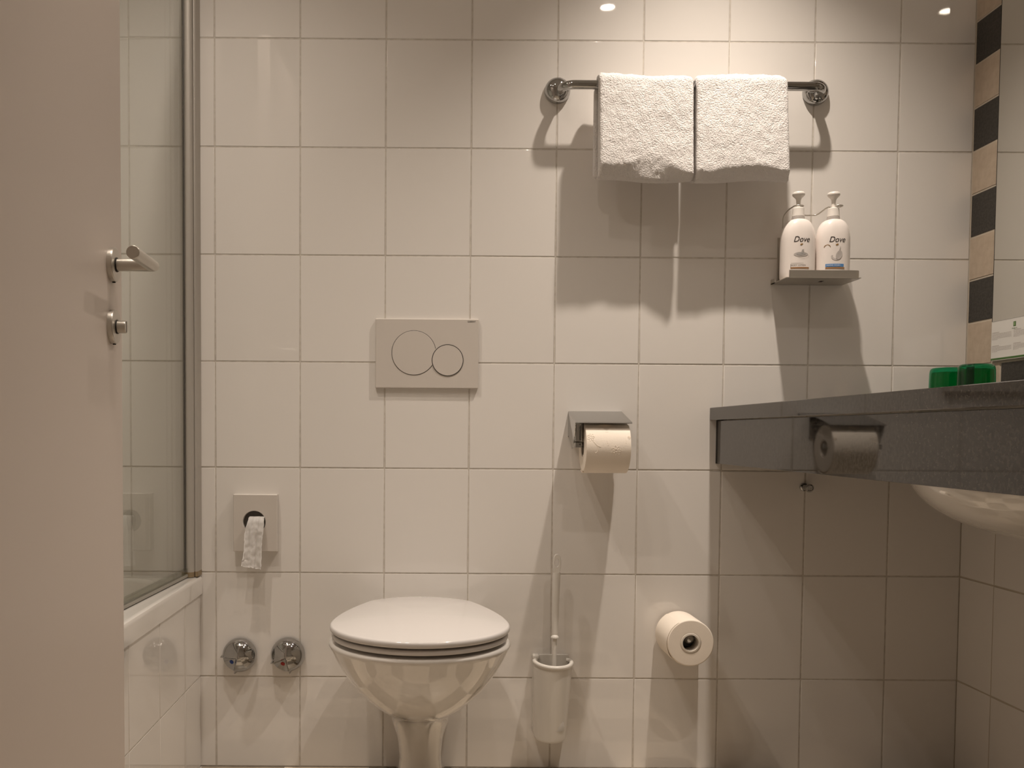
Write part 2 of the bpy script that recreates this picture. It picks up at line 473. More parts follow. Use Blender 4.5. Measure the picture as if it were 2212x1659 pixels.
c0, c1, c2 = dpt(HS, 0.009, 1.0577), dpt(HS, 0.0615, 1.0577), dpt(HS + 0.108, 0.0615, 1.0577)
# neck and grip meet in a mitre
def mitre_rings():
    out = []
    for cc, kind in ((c0, 'n'), (c1, 'm'), (c2, 'g')):
        r = []
        for k in range(32):
            a = 2 * PI * k / 32; p, qz = R_ * math.cos(a), R_ * math.sin(a)
            if kind == 'n': pt = cc + dv * p + Vector((0, 0, qz))
            elif kind == 'm': pt = cc + dv * p + dn * (-p) + Vector((0, 0, qz))
            else: pt = cc + dn * (-p) + Vector((0, 0, qz))
            r.append(pt)
        out.append(r)
    return out
mr = mitre_rings()
end = [c2 + (p - c2) * 0.94 + dv * 0.0008 for p in mr[2]]
ring_loft(bm, mr + [end])
obj('lever', bm, m_steel, hd, 30)
obj('grub_screw', lathe(bmesh.new(), [(0.0026, -0.002), (0.0026, 0.0012)], dpt(HS, 0.0042, 1.0577 - 0.0262), (0, 0, -1), 12), m_dark, hd)
lk = obj('door_lock', lathe(bmesh.new(), [(0.0106, 0.008), (0.0106, 0.0102)], dpt(HS, 0, 0.9628), dn, 32), m_dark, door)
door_lathe('rosette', HS, 0.9628, ros(), m_steel, lk)
bm = bmesh.new(); lathe(bm, [(0.0098, 0.009), (0.0098, 0.0215), (0.0090, 0.0228)], dpt(HS, 0, 0.9628), dn, 32)
obj('thumb_turn', bm, m_steel, lk, 40)
bm = bmesh.new(); ring_loft(bm, [[dpt(HS + a, n_, 0.9628 + zz) for a, zz in ((-0.0009, -0.0085), (0.0009, -0.0085), (0.0009, 0.0085), (-0.0009, 0.0085))] for n_ in (0.0215, 0.0231)])
obj('slot', bm, m_dark, lk)
obj('grub_screw', lathe(bmesh.new(), [(0.0026, -0.002), (0.0026, 0.0012)], dpt(HS, 0.0042, 0.9628 - 0.0262), (0, 0, -1), 12), m_dark, lk)
for hz in (0.25, 1.78):
    obj('hinge', lathe(bmesh.new(), [(0.008, 0), (0.008, 0.09)], dpt(0.838, 0.006, hz), (0, 0, 1), 20), m_steel, door)

# ------------------------------------------------------------------ toilet
TXC = 0.4895
wc = thing('toilet', 'white ceramic toilet bowl on a narrow pedestal with its lid closed', 'toilet', (TXC, -0.13, 0.0))
def egg(hw, front, rear, ymax, rw, z, n=36):
    """plan outline: half width hw at y=ymax, front tip, rear edge about rw to each side with rounded corners"""
    right = []
    for k in range(n + 1):                               # tip of the front to the widest point
        a = PI / 2 * k / n
        right.append((hw * math.sin(a), ymax - (ymax - front) * math.cos(a)))
    for k in range(1, n + 1):                            # widest point back to the rounded rear corners
        f = 1 - (1 - k / n) ** 1.8
        h = hw - (hw - rw) * f ** 1.7
        g = max(0.0, (f - 0.78) / 0.22)
        right.append((h * math.sqrt(max(0.0, 1 - g * g)) if k < n else 0.0, ymax + (rear - ymax) * f))
    pts = [(TXC + x, y_, z) for x, y_ in right]
    pts += [(TXC - x, y_, z) for x, y_ in right[1:-1]][::-1]
    return pts
def lerp(tab, z): return [interp([(r[0], r[i]) for r in tab], z) for i in range(1, len(tab[0]))]
#        z     hw     front    rear   ymax   rw
prof = [(0.001, 0.062, -0.235, -0.001, -0.13, 0.058),
        (0.012, 0.060, -0.232, -0.001, -0.13, 0.056),
        (0.035, 0.050, -0.215, -0.001, -0.12, 0.047),
        (0.080, 0.047, -0.215, -0.001, -0.13, 0.044),
        (0.134, 0.052, -0.245, -0.001, -0.16, 0.048),
        (0.183, 0.063, -0.295, -0.001, -0.20, 0.055),
        (0.214, 0.0705, -0.340, -0.001, -0.225, 0.059),
        (0.221, 0.0745, -0.362, -0.001, -0.24, 0.060),
        (0.230, 0.083, -0.392, -0.001, -0.26, 0.061),
        (0.250, 0.103, -0.432, -0.001, -0.28, 0.063),
        (0.275, 0.126, -0.465, -0.001, -0.30, 0.070),
        (0.300, 0.1440, -0.489, -0.001, -0.315, 0.082),
        (0.330, 0.1610, -0.511, -0.001, -0.33, 0.100),
        (0.355, 0.1725, -0.525, -0.001, -0.34, 0.120),
        (0.375, 0.1800, -0.534, -0.001, -0.35, 0.130),
        (0.382, 0.1825, -0.5385, -0.001, -0.355, 0.132),
        (0.387, 0.1810, -0.537, -0.003, -0.355, 0.131),
        (0.3885, 0.1770, -0.533, -0.006, -0.355, 0.129)]
bm = bmesh.new()
ring_loft(bm, [egg(p[1], p[2], p[3], p[4], p[5], p[0]) for p in prof])
obj('bowl', bm, m_ceramic, wc, 60)
def slab_egg(z0, z1, shrink, dome, r=0.004, hw=0.1805, front=-0.5405, rear=-0.047, ym=-0.357, rw=0.088):
    rings = []
    def rg(d, z): return egg(hw - shrink - d, front + shrink + d, rear - shrink - d, ym, rw - shrink - d * 0.7, z)
    for k in range(5):
        a = PI / 2 * k / 4; rings.append(rg(r * (1 - math.sin(a)), z0 + r * (1 - math.cos(a))))
    for k in range(5):
        a = PI / 2 * k / 4; rings.append(rg(r * (1 - math.cos(a)), z1 - r + r * math.sin(a)))
    if dome > 0:
        base = rings[-1]
        cx, cy = TXC, -0.33
        for s in (0.97, 0.93, 0.87, 0.78, 0.66, 0.5, 0.33, 0.16, 0.02):
            rings.append([(cx + (p[0] - cx) * s, cy + (p[1] - cy) * s, z1 + dome * (1 - s ** 2.2)) for p in base])
    bm = bmesh.new(); ring_loft(bm, rings); return bm
seat = obj('seat', slab_egg(0.3950, 0.4045, 0.0035, 0), m_seat, wc, 60)
obj('lid', slab_egg(0.4085, 0.4220, 0.0, 0.0135, 0.0055), m_seat, wc, 60)
for dx in (-0.10, 0.10):
    for yy in (-0.20, -0.42):
        obj('bumper', newbox(TXC + dx - 0.012, TXC + dx + 0.012, yy - 0.006, yy + 0.006, 0.3870, 0.3955), m_dark, seat)
        obj('bumper', newbox(TXC + dx - 0.012, TXC + dx + 0.012, yy - 0.006, yy + 0.006, 0.4040, 0.4090), m_dark, seat)
for dx in (-0.075, 0.075):
    obj('hinge', lathe(bmesh.new(), [(0.009, 0), (0.009, 0.045)], (TXC + dx - 0.0225, -0.082, 0.402), (1, 0, 0), 20), m_chrome, wc)

# ------------------------------------------------------------------ flush plate
fp = thing('flush_plate', 'white plastic dual flush plate with two round buttons', 'flush plate', (0.499, 0, 0.907))
PY = -0.0092
obj('plate', newbox(0.378, 0.6205, PY, 0.0, 0.9075, 1.0705, bev=0.0022, seg=3), m_plastic, fp)
def disc_ring(name, cx, cz, r0, r1, y, mt, parent, cut=None, n=96):
    bm = bmesh.new(); prev = None; first = None
    for k in range(n):
        a = 2 * PI * k / n
        p = [(cx + r * math.cos(a), cz + r * math.sin(a)) for r in (r0, r1)]
        skip = cut and math.hypot(p[1][0] - cut[0], p[1][1] - cut[1]) < cut[2]
        vs = None if skip else [bm.verts.new((q_[0], y, q_[1])) for q_ in p]
        if k == 0: first = vs
        if prev and vs: bm.faces.new((prev[0], prev[1], vs[1], vs[0]))
        prev = vs
    if prev and first: bm.faces.new((prev[0], prev[1], first[1], first[0]))
    return obj(name, bm, mt, parent, recalc=False)
bx_, bz_, br_ = 0.4685, 0.9905, 0.0520
sx_, sz_, sr_ = 0.5479, 0.9737, 0.0366
def disc_solid(cx, cz, r, y0, y1, cut=None, n=96):
    pts = []
    for k in range(n):
        a = 2 * PI * k / n; p = (cx + r * math.cos(a), cz + r * math.sin(a))
        if cut:
            d = math.hypot(p[0] - cut[0], p[1] - cut[1])
            if d < cut[2]:
                p = (cut[0] + (p[0] - cut[0]) * cut[2] / d, cut[1] + (p[1] - cut[1]) * cut[2] / d)
        pts.append(p)
    bm = bmesh.new()
    ring_loft(bm, [[(x, y0, z) for x, z in pts], [(x, y1 + 0.0004, z) for x, z in pts], [(cx + (x - cx) * 0.992, y1, cz + (z - cz) * 0.992) for x, z in pts]])
    return bm
# big button with the small one notched into it, each ringed by a flat dark band for the gap's shade
b1 = obj('large_button', disc_solid(bx_, bz_, br_ - 0.0006, PY, PY - 0.0011, (sx_, sz_, sr_ + 0.0004)), m_plastic, fp, 30)
disc_ring('gap_shade_ring', bx_, bz_, br_ - 0.0010, br_ + 0.0005, PY - 0.0002, m_dark, b1, (sx_, sz_, sr_))
b2 = obj('small_button', disc_solid(sx_, sz_, sr_ - 0.0006, PY, PY - 0.0012), m_plastic, fp, 30)
disc_ring('gap_shade_ring', sx_, sz_, sr_ - 0.0010, sr_ + 0.0005, PY - 0.00125, m_dark, b2)

def text_mesh(s, size, shear=0.0, extrude=0.0, align='CENTER'):
    cu = bpy.data.curves.new('txt', 'FONT'); cu.body = s; cu.size = size; cu.shear = shear; cu.extrude = extrude
    cu.align_x = align; cu.align_y = 'CENTER'; cu.resolution_u = 6
    o = bpy.data.objects.new('txt', cu); COL.objects.link(o)
    dg = bpy.context.evaluated_depsgraph_get(); dg.update()
    me = bpy.data.meshes.new_from_object(o.evaluated_get(dg))
    bpy.data.objects.remove(o); bpy.data.curves.remove(cu)
    bm = bmesh.new(); bm.from_mesh(me); bpy.data.meshes.remove(me)
    return bm
def text_part(name, s, size, mapf, mt, parent, shear=0.0, sx=1.0, sub=0):
    bm = text_mesh(s, size, shear)
    if sub: bmesh.ops.triangulate(bm, faces=bm.faces[:])
    for v in bm.verts: v.co = Vector(mapf(v.co.x * sx, v.co.y))
    return obj(name, bm, mt, parent, recalc=False)
text_part('brand_print', 'GEBERIT', 0.0052, lambda u, v: (0.6035 + u, PY - 0.0003, 1.0640 + v), m_ink, fp, sx=1.0)

# ------------------------------------------------------------------ hygiene bag dispenser
bd = thing('bag_dispenser', 'grey-white plastic hygiene bag dispenser with a round opening', 'dispenser', (0.097, 0, 0.52))
bm = bmesh.new()
X0, X1, Z0, Z1, YD = 0.0458, 0.1492, 0.5205, 0.6555, -0.021
hx, hz, hr = 0.0950, 0.5900, 0.0265
# front face with a round hole cut in it
no = 64; inner = [(hx + hr * math.cos(2 * PI * k / no), hz + hr * math.sin(2 * PI * k / no)) for k in range(no)]
outer = []
for k in range(no):
    a = 2 * PI * k / no; c, s = math.cos(a), math.sin(a)
    tx = (X1 - hx) / c if c > 1e-6 else (X0 - hx) / c if c < -1e-6 else 1e9
    tz = (Z1 - hz) / s if s > 1e-6 else (Z0 - hz) / s if s < -1e-6 else 1e9
    t = min(tx, tz); outer.append([hx + c * t, hz + s * t])
for cxx in (X0, X1):
    for czz in (Z0, Z1):
        kk = min(range(no), key=lambda i: (outer[i][0] - cxx) ** 2 + (outer[i][1] - czz) ** 2); outer[kk] = [cxx, czz]
rings = [[(x, 0.0, z) for x, z in outer], [(x, YD + 0.0012, z) for x, z in outer],
         [(X0 + (x - X0) * 0.978 + 0.0011, YD, Z0 + (z - Z0) * 0.982 + 0.0011) for x, z in outer],
         [(hx + (x - hx) * 1.04, YD, hz + (z - hz) * 1.04) for x, z in inner], [(x, YD + 0.0012, z) for x, z in inner], [(x, YD + 0.012, z) for x, z in inner]]
ring_loft(bm, rings, cap0=True, cap1=False)
obj('housing', bm, m_plastic, bd, 35)
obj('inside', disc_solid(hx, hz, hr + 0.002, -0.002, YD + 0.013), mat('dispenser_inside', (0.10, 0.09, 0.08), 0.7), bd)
bag = thing('hygiene_bag', 'white crumpled paper bag hanging out of the wall dispenser', 'bag', (0.097, -0.03, 0.486))
bm = bmesh.new()
path = [(0.1020, -0.012, 0.600, 0.016), (0.1030, -0.024, 0.6040, 0.0175), (0.1030, -0.034, 0.5985, 0.0185), (0.1010, -0.040, 0.582, 0.0205), (0.0985, -0.042, 0.565, 0.0215),
        (0.0975, -0.043, 0.548, 0.0205), (0.0965, -0.044, 0.530, 0.0205), (0.0955, -0.045, 0.512, 0.0215), (0.0940, -0.046, 0.498, 0.0225), (0.0930, -0.0465, 0.486, 0.0225)]
sp = smooth_path([p[:3] for p in path], 5); wd = smooth_path([(p[3], 0, 0) for p in path], 5)
rows = []
NS = 26
for i, (p, w_) in enumerate(zip(sp, wd)):
    r = []
    for k in range(NS + 1):
        s = -1 + 2 * k / NS
        cr = 0.0022 * noise.noise(Vector((s * 1.9, i * 0.30, 3.1))) + 0.0010 * noise.noise(Vector((s * 6, i * 0.55, 9.7)))
        cr += -0.0032 * abs(s) ** 3 - 0.002 * math.exp(-((s + 0.35) / 0.12) ** 2) + 0.003 * math.exp(-((s - 0.25) / 0.1) ** 2)
        zz = p.z + (0.0035 * s if i > len(sp) - 8 else 0) * -1 + (0.002 * noise.noise(Vector((s * 5, 1.7, 0))) if i == len(sp) - 1 else 0)
        r.append((p.x + s * w_.x + 0.0012 * noise.noise(Vector((i * 0.4, s, 5))), p.y - 0.001 + cr, zz))
    rows.append(r)
V = [[bm.verts.new(c) for c in r] for r in rows]
for a, b_ in zip(V[:-1], V[1:]):
    for k in range(NS): bm.faces.new((a[k], a[k + 1], b_[k + 1], b_[k]))
bmesh.ops.solidify(bm, geom=bm.faces[:], thickness=0.0012)
obj('bag_sheet', bm, m_bag, bag, 60)

# ------------------------------------------------------------------ two chrome shut-off valves
def valve(cx, cz, a1, a2, dotmat, label):
    t = thing('shutoff_valve', label, 'valve', (cx, 0, cz), 'chrome valves beside the toilet')
    obj('escutcheon', lathe(bmesh.new(), [(0.0300, 0.0), (0.0305, 0.002), (0.0305, 0.007), (0.0290, 0.009)], (cx, 0, cz), (0, -1, 0), 56), m_chrome, t)
    bm = bmesh.new()
    R0, H0, B0 = 0.0405, 0.035, 0.006
    a1, a2 = math.radians(a1), math.radians(a2)
    NA, NR = 180, 26
    angs = sorted([2 * PI * k / NA for k in range(NA)])
    V = []
    for ir in range(NR + 1):
        r = ir / NR; row_ = []
        for a in angs:
            dome = math.sqrt(max(0, 1 - (r * 0.985) ** 2))
            h = H0 * dome
            rr = r * R0
            d1 = (a - a1) % (2 * PI); span = (a2 - a1) % (2 * PI)
            # distance from the two ridges (angular, metres)
            e1 = min(d1, 2 * PI - d1) * rr; d2 = (a - a2) % (2 * PI); e2 = min(d2, 2 * PI - d2) * rr
            if d1 < span and r > 0.10:
                dd = min(e1, e2)
                flat = H0 * (1 - 0.92 * r) * 0.72
                k_ = min(1, dd / 0.0055)
                ridge = H0 * (0.98 - 0.42 * r)
                h = ridge * (1 - k_) + flat * k_
            else:
                dd = min(e1, e2) if r > 0.1 else 1
                k_ = min(1, dd / 0.0032)
                ridge = H0 * (0.98 - 0.42 * r)
                if r > 0.1 and ridge > h: h = ridge * (1 - k_) + h * k_
            ext = 1.0
            if r > 0.9: ext = 1 + 0.07 * math.exp(-(min(e1, e2) / 0.003) ** 2) * (r - 0.9) / 0.1
            row_.append(bm.verts.new((cx + rr * ext * math.cos(a), -(B0 + h), cz + rr * ext * math.sin(a))))
        V.append(row_)
    base = [bm.verts.new((cx + R0 * math.cos(a), -0.006, cz + R0 * math.sin(a))) for a in angs]
    V.append(base)
    for ra, rb in zip(V[:-1], V[1:]):
        for k in range(NA):
            bm.faces.new((ra[k], ra[(k + 1) % NA], rb[(k + 1) % NA], rb[k]))
    bmesh.ops.remove_doubles(bm, verts=V[0], dist=1e-5)
    obj('handle_knob', bm, m_chrome, t, 55)
    am = (a1 + ((a2 - a1) % (2 * PI)) / 2)
    rd = 0.56 * R0
    hh = B0 + H0 * (1 - 0.92 * 0.56) * 0.72
    # dot lies on the sloping facet
    sl = H0 * 0.92 * 0.72 / R0
    nrm = Vector((math.cos(am) * sl, -1, math.sin(am) * sl)).normalized()
    obj('colour_dot', lathe(bmesh.new(), [(0.0052, -0.002), (0.0052, 0.0006), (0.0040, 0.0010)], (cx + rd * math.cos(am), -hh, cz + rd * math.sin(am)), nrm, 24), dotmat, t)
    return t
valve(0.0580, 0.2715, 183, 257, m_bluedot, 'round chrome shut-off valve with a blue cold-water dot')
valve(0.1725, 0.2735, 206, 279, m_reddot, 'round chrome shut-off valve with a red hot-water dot')

# ------------------------------------------------------------------ towel rail and towels
tr = thing('towel_rail', 'chrome towel rail on round wall rosettes', 'towel rail', (1.10, 0, 1.57))
YB, ZB = -0.068, 1.5925
for cx in (0.7995, 1.4015):
    obj('rosette', lathe(bmesh.new(), [(0.0296, 0.0), (0.0300, 0.003), (0.0296, 0.0075), (0.0275, 0.0135), (0.0235, 0.0190), (0.0175, 0.0232), (0.009, 0.0258), (0.0, 0.0265)], (cx, 0, 1.6015), (0, -1, 0), 48), m_chrome, tr, 60)
Lx, Rx = 0.8035, 1.3985
bend = 0.028
pth = [(Lx, -0.012, ZB)]
for k in range(9):
    a = PI / 2 * k / 8; pth.append((Lx + bend * (1 - math.cos(a)), YB + bend - bend * math.sin(a), ZB))
for k in range(9):
    a = PI / 2 * (1 - k / 8); pth.append((Rx - bend * (1 - math.cos(a)), YB + bend - bend * math.sin(a), ZB))
pth.append((Rx, -0.012, ZB))
obj('bar', tube(bmesh.new(), pth, 0.0102, 24), m_chrome, tr, 60)

def towel(name, label, x0, x1, zbot, hfun, seed, leanl, leanr, lowr):
    t = thing(name, label, 'towel', ((x0 + x1) / 2, YB, zbot), 'folded hand towels on the rail')
    # closed cross-section in (y, z): back layers, over the bar, front layers
    NX = 96
    def section(u):
        zb = zbot + lowr * (1 - u) + 0.004 * math.sin(u * 5 + seed)
        h = hfun(u)
        top = ZB + 0.0215 + 0.0022 * math.sin(u * 4.1 + seed * 1.3) - 0.0040 * max(0, (u - 0.88) / 0.12) ** 2
        P = []
        # outer back, bottom to top
        yb = -0.036
        for k in range(10): P.append((yb - 0.003 * k / 9, zb + 0.012 + (ZB - zb - 0.012) * k / 9))
        # over the top
        for k in range(1, 14):
            a = PI * k / 14
            P.append((YB + 0.029 * math.cos(a), ZB + (top - ZB) * math.sin(a)))
        # outer front, top to bottom: bulges forward then tucks under
        NF = 40
        for k in range(NF + 1):
            s = k / NF; z = ZB - (ZB - zb - 0.002) * s
            yy = YB - 0.029 - 0.011 * s
            dz = z - zb
            if dz < h: yy += (0.020 + 0.006 * math.sin(u * 6 + seed)) * (1 - dz / h) ** 1.35
            P.append((yy, z))
        # underside and inner faces
        P.append((YB - 0.012, zb)); P.append((YB - 0.0125, zb + 0.02)); P.append((YB - 0.0118, ZB - 0.03)); P.append((YB - 0.0115, ZB))
        for k in range(1, 8):
            a = PI - PI * k / 8
            P.append((YB + 0.0112 * math.cos(a), ZB + 0.0112 * math.sin(a)))
        P.append((YB + 0.0115, ZB)); P.append((YB + 0.0118, ZB - 0.03)); P.append((YB + 0.0125, zb + 0.03)); P.append((YB + 0.014, zb + 0.012))
        return P
    rings = []
    for i in range(NX + 1):
        u = i / NX
        P = section(u)
        cy = YB; r = []
        d = min(i, NX - i)
        ins = (0.0042 if d == 0 else 0.0018 if d == 1 else 0.0006 if d == 2 else 0.0)
        n_ = len(P)
        for k, (yy, zz) in enumerate(P):
            ay, az = P[(k - 1) % n_]; by, bz = P[(k + 1) % n_]
            ty, tz = by - ay, bz - az; ll = math.hypot(ty, tz) or 1
            ny_, nz_ = -tz / ll, ty / ll      # inward or outward, sign fixed below
            fr = (zz - zbot) / (ZB - zbot)
            xx = x0 + (x1 - x0) * u
            xx += (leanl * (1 - fr) if u < 0.5 else leanr * (1 - fr)) * abs(u - 0.5) * 2
            q_ = Vector((xx * 55, zz * 55, yy * 30 + seed))
            dsp = 0.0012 * noise.noise(q_) + 0.0016 * noise.noise(q_ * 3.1) + 0.0022 * noise.noise(q_ * 0.28)
            if 10 <= k <= 62 or k < 10:
                sgn = 1
                r.append((xx, yy + ny_ * (dsp + ins) * sgn, zz + nz_ * (dsp + ins) * sgn))
            else: r.append((xx, yy, zz))
        rings.append(r)
    bm = bmesh.new(); ring_loft(bm, rings)
    obj('folded_terry', bm, m_towel, t, 80)
    # woven hem along the lower front edge is the rounded fold itself; a thin second layer shows at the side
    bm = bmesh.new()
    xs_ = x0 - 0.0055 if leanl <= 0 else x0 + 0.002
    box(bm, x0 + (0.003 if leanl < 0 else -0.004), x1 - 0.006, -0.0545, -0.038, zbot + 0.016, ZB - 0.002, bev=0.005, seg=3)
    obj('rear_layer', bm, m_towel, t, 60)
    return t
towel('hand_towel', 'white folded terry hand towel with a wavy lower fold', 0.8815, 1.0925, 1.3745,
      lambda u: 0.030 + 0.026 * math.exp(-((u - 0.55) / 0.22) ** 2) - 0.022 * max(0, (u - 0.72) / 0.28), 1.3, 0.0015, 0.0008, -0.002)
towel('hand_towel', 'white folded terry hand towel with a level lower edge, nearer the bottle shelf', 1.1015, 1.3035, 1.3725,
      lambda u: 0.022 + 0.010 * math.exp(-((u - 0.45) / 0.3) ** 2), 4.2, -0.0015, 0.0062, 0.002)

# ------------------------------------------------------------------ steel shelf with two pump bottles
sh = thing('bottle_shelf', 'small brushed steel wall shelf with a wire bottle guard', 'shelf', (1.40, 0, 1.157))
SX0, SX1, SZ, SY = 1.3075, 1.4760, 1.1565, -0.1005
bm = newbox(SX0, SX1, SY, -0.0005, SZ, SZ + 0.0018)
tray = obj('tray', bm, m_steel, sh)
# lip: straight front, rounded right corner, side lip at the back left
rr_ = 0.014
pl = [(SX0 + 0.0065, SY + 0.0006), (SX1 - rr_, SY + 0.0006)]
for k in range(1, 9):
    a = PI / 2 * k / 8; pl.append((SX1 - rr_ + rr_ * math.sin(a), SY + rr_ - rr_ * math.cos(a) + 0.0006))
pl.append((SX1, -0.045))
def lip(pts, z0, z1, th=0.0015):
    bm = bmesh.new(); rg = []
    for i, p in enumerate(pts):
        a = Vector(pts[max(i - 1, 0)]); b_ = Vector(pts[min(i + 1, len(pts) - 1)]); d = (b_ - a).normalized(); n_ = Vector((-d.y, d.x))
        q_ = Vector(p) + n_ * th
        rg.append([(p[0], p[1], z0), (p[0], p[1], z1), (q_.x, q_.y, z1), (q_.x, q_.y, z0)])
    ring_loft(bm, rg); return bm
obj('front_lip', lip(pl, SZ, SZ + 0.0180), m_steel, tray, 30)
obj('side_lip', lip([(SX0, -0.028), (SX0, -0.001)][::-1], SZ, SZ + 0.011), m_steel, tray, 30)
obj('drain_slot', newbox(1.400, 1.408, -0.062, -0.046, SZ - 0.0003, SZ + 0.0002), m_dark, tray)
obj('back_plate', newbox(1.3215, 1.4700, -0.0040, 0.0, SZ, 1.2660, bev=0.0012), m_steel, sh)
BX = (1.3470, 1.4275); BY = -0.058; ZW = 1.3262
wp = [(1.3300, -0.005, 1.250), (1.3300, -0.010, 1.290), (1.3285, -0.018, 1.312), (1.3330, -0.040, 1.3235)]
wp = smooth_path(wp, 6)
def circ(cx, r, a0, a1, n=20): return [(cx + r * math.cos(math.radians(a0 + (a1 - a0) * k / n)), BY + r * math.sin(math.radians(a0 + (a1 - a0) * k / n)), ZW) for k in range(n + 1)]
wp += circ(BX[0], 0.0105, 175, 400)
wp += smooth_path([(1.3620, -0.040, 1.3220), (1.3720, -0.028, 1.3135), (1.3900, -0.026, 1.3135), (1.4020, -0.030, 1.3145), (1.4140, -0.046, 1.3240)], 6)
wp += circ(BX[1], 0.0105, 150, -80)
wp += smooth_path([(1.4350, -0.072, ZW), (1.4440, -0.066, ZW + 0.0008), (1.4475, -0.058, ZW + 0.001), (1.4440, -0.050, ZW + 0.001)], 6)
obj('wire_guard', tube(bmesh.new(), wp, 0.0016, 10), m_steel, sh, 60)

def bottle(cx, label, kind):
    t = thing('pump_bottle', label, 'bottle', (cx, BY, SZ + 0.0018), 'pump bottles on the steel shelf')
    z0 = SZ + 0.0018
    hw = 0.0383 if kind == 'lotion' else 0.0375
    body = [(z0, 0.90), (z0 + 0.002, 0.965), (z0 + 0.006, 0.995), (z0 + 0.03, 1.0), (1.2400, 1.0), (1.2530, 0.99), (1.2630, 0.96), (1.2720, 0.91), (1.2790, 0.845), (1.2850, 0.76), (1.2900, 0.65), (1.2932, 0.52), (1.2950, 0.38)]
    def half(z):
        return interp(body, z)
    bm = bmesh.new(); n = 64; rings = []
    dz = [p[0] for p in body]
    zz = []
    for a, b_ in zip(dz[:-1], dz[1:]): zz += [a, (a + b_) / 2]
    zz.append(dz[-1])
    HB = 0.030
    def rad(z): return hw * half(z), HB * (0.25 + 0.75 * half(z))
    e = 2 / 2.3
    for z in zz:
        a_, b2_ = rad(z)
        rings.append([(cx + a_ * math.copysign(abs(math.cos(2 * PI * k / n)) ** e, math.cos(2 * PI * k / n)), BY + b2_ * math.copysign(abs(math.sin(2 * PI * k / n)) ** e, math.sin(2 * PI * k / n)), z) for k in range(n)])
    ring_loft(bm, rings)
    bd_ = obj('bottle_body', bm, m_bottle, t, 60)
    obj('neck_collar', lathe(bmesh.new(), [(0.0125, 1.2945), (0.0142, 1.2955), (0.0142, 1.3000), (0.0128, 1.3030)], (cx, BY, 0), (0, 0, 1), 36), m_collar, t)
    obj('pump_cap', lathe(bmesh.new(), [(0.0136, 1.3022), (0.0138, 1.3040), (0.0132, 1.3080), (0.0126, 1.3205), (0.0112, 1.3222), (0.006, 1.3225)], (cx, BY, 0), (0, 0, 1), 36), m_pump, t)
    obj('pump_head', lathe(bmesh.new(), [(0.0046, 1.321), (0.0046, 1.3300), (0.0050, 1.3390), (0.0066, 1.3435), (0.0100, 1.3468), (0.0132, 1.3500), (0.0138, 1.3530), (0.0132, 1.3562), (0.0105, 1.3580), (0.006, 1.3586), (0.0, 1.3587)], (cx, BY, 0), (0, 0, 1), 36), m_pump, t, 60)
    def on(u, z, off=0.0005):
        a_, b2_ = rad(z); s = max(-0.97, min(0.97, u / a_))
        return (cx + u, BY - b2_ * (1 - abs(s) ** 2.3) ** (1 / 2.3) - off, z)
    dx = -0.0022
    text_part('brand_print', 'Dove', 0.0190, lambda u, v: on(dx + u, 1.2455 + v * 0.95), m_ink, bd_, shear=0.30, sx=0.86)
    def patch(name, pts, mt, off=0.0006):
        bm = bmesh.new(); vs = [bm.verts.new(on(u, z, off)) for u, z in pts]; bm.faces.new(vs)
        bmesh.ops.triangulate(bm, faces=bm.faces[:])
        return obj(name, bm, mt, bd_, recalc=False)
    def band(name, u0, u1, z0_, z1_, mt, off=0.0006, n=10):
        bm = bmesh.new(); V = [[bm.verts.new(on(u0 + (u1 - u0) * k / n, z, off)) for k in range(n + 1)] for z in (z0_, z1_)]
        for k in range(n): bm.faces.new((V[0][k], V[0][k + 1], V[1][k + 1], V[1][k]))
        return obj(name, bm, mt, bd_, recalc=False)
    def blob(name, cu, cz, ru, rz, mt, off=0.0006, n=24, rot=0.0, a0=0, a1=360):
        c, s = math.cos(rot), math.sin(rot)
        pts = []
        for k in range(n):
            a = math.radians(a0 + (a1 - a0) * k / n); x_, z_ = ru * math.cos(a), rz * math.sin(a)
            pts.append((cu + c * x_ - s * z_, cz + s * x_ + c * z_))
        return patch(name, pts, mt, off)
    # small gold bird-like mark under the name
    patch('mark_print', [(dx + a * 0.0001, 1.2345 + b_ * 0.0001) for a, b_ in ((-34, -14), (-6, -22), (14, -8), (34, 6), (24, 16), (4, 20), (-8, 10), (-30, 4))], m_gold)
    if kind == 'lotion':
        ppx = 1.0
        def loop(name, cu, cz, ru, rz, th, mt):
            bm = bmesh.new(); n = 40; V = [[bm.verts.new(on(cu + (ru + o_) * math.cos(2 * PI * k / n), cz + (rz + o_) * math.sin(2 * PI * k / n), 0.0006)) for k in range(n)] for o_ in (-th, th)]
            for k in range(n): bm.faces.new((V[0][k], V[0][(k + 1) % n], V[1][(k + 1) % n], V[1][k]))
            return obj(name, bm, mt, bd_, recalc=False)
        blob('picture_print', dx - 0.001, 1.2120, 0.0155, 0.0052, m_pale_ink, 0.0005)
        blob('picture_print', dx - 0.001, 1.2130, 0.0105, 0.0034, m_grey_ink, 0.0008)
        patch('picture_print', [(dx - 0.0015, 1.2135), (dx + 0.0035, 1.2135), (dx + 0.0055, 1.2235), (dx + 0.0010, 1.2225)], m_grey_ink, 0.0010)
        loop('picture_print', dx + 0.004, 1.2095, 0.0125, 0.0062, 0.0003, m_pale_ink)
        text_part('label_print', 'BODY LOTION', 0.0046, lambda u, v: on(dx - 0.0055 + u, 1.1872 + v), m_ink, bd_, sx=1.02)
        band('label_print', dx - 0.0215, dx + 0.005, 1.1918, 1.1926, m_grey_ink)
        band('label_print', dx - 0.0225, dx - 0.0219, 1.182, 1.1900, m_ink, n=2)
        band('label_band', dx - 0.0225, dx + 0.018, 1.1800, 1.1832, m_brown)
    else:
        bm = bmesh.new(); n = 22; V = []
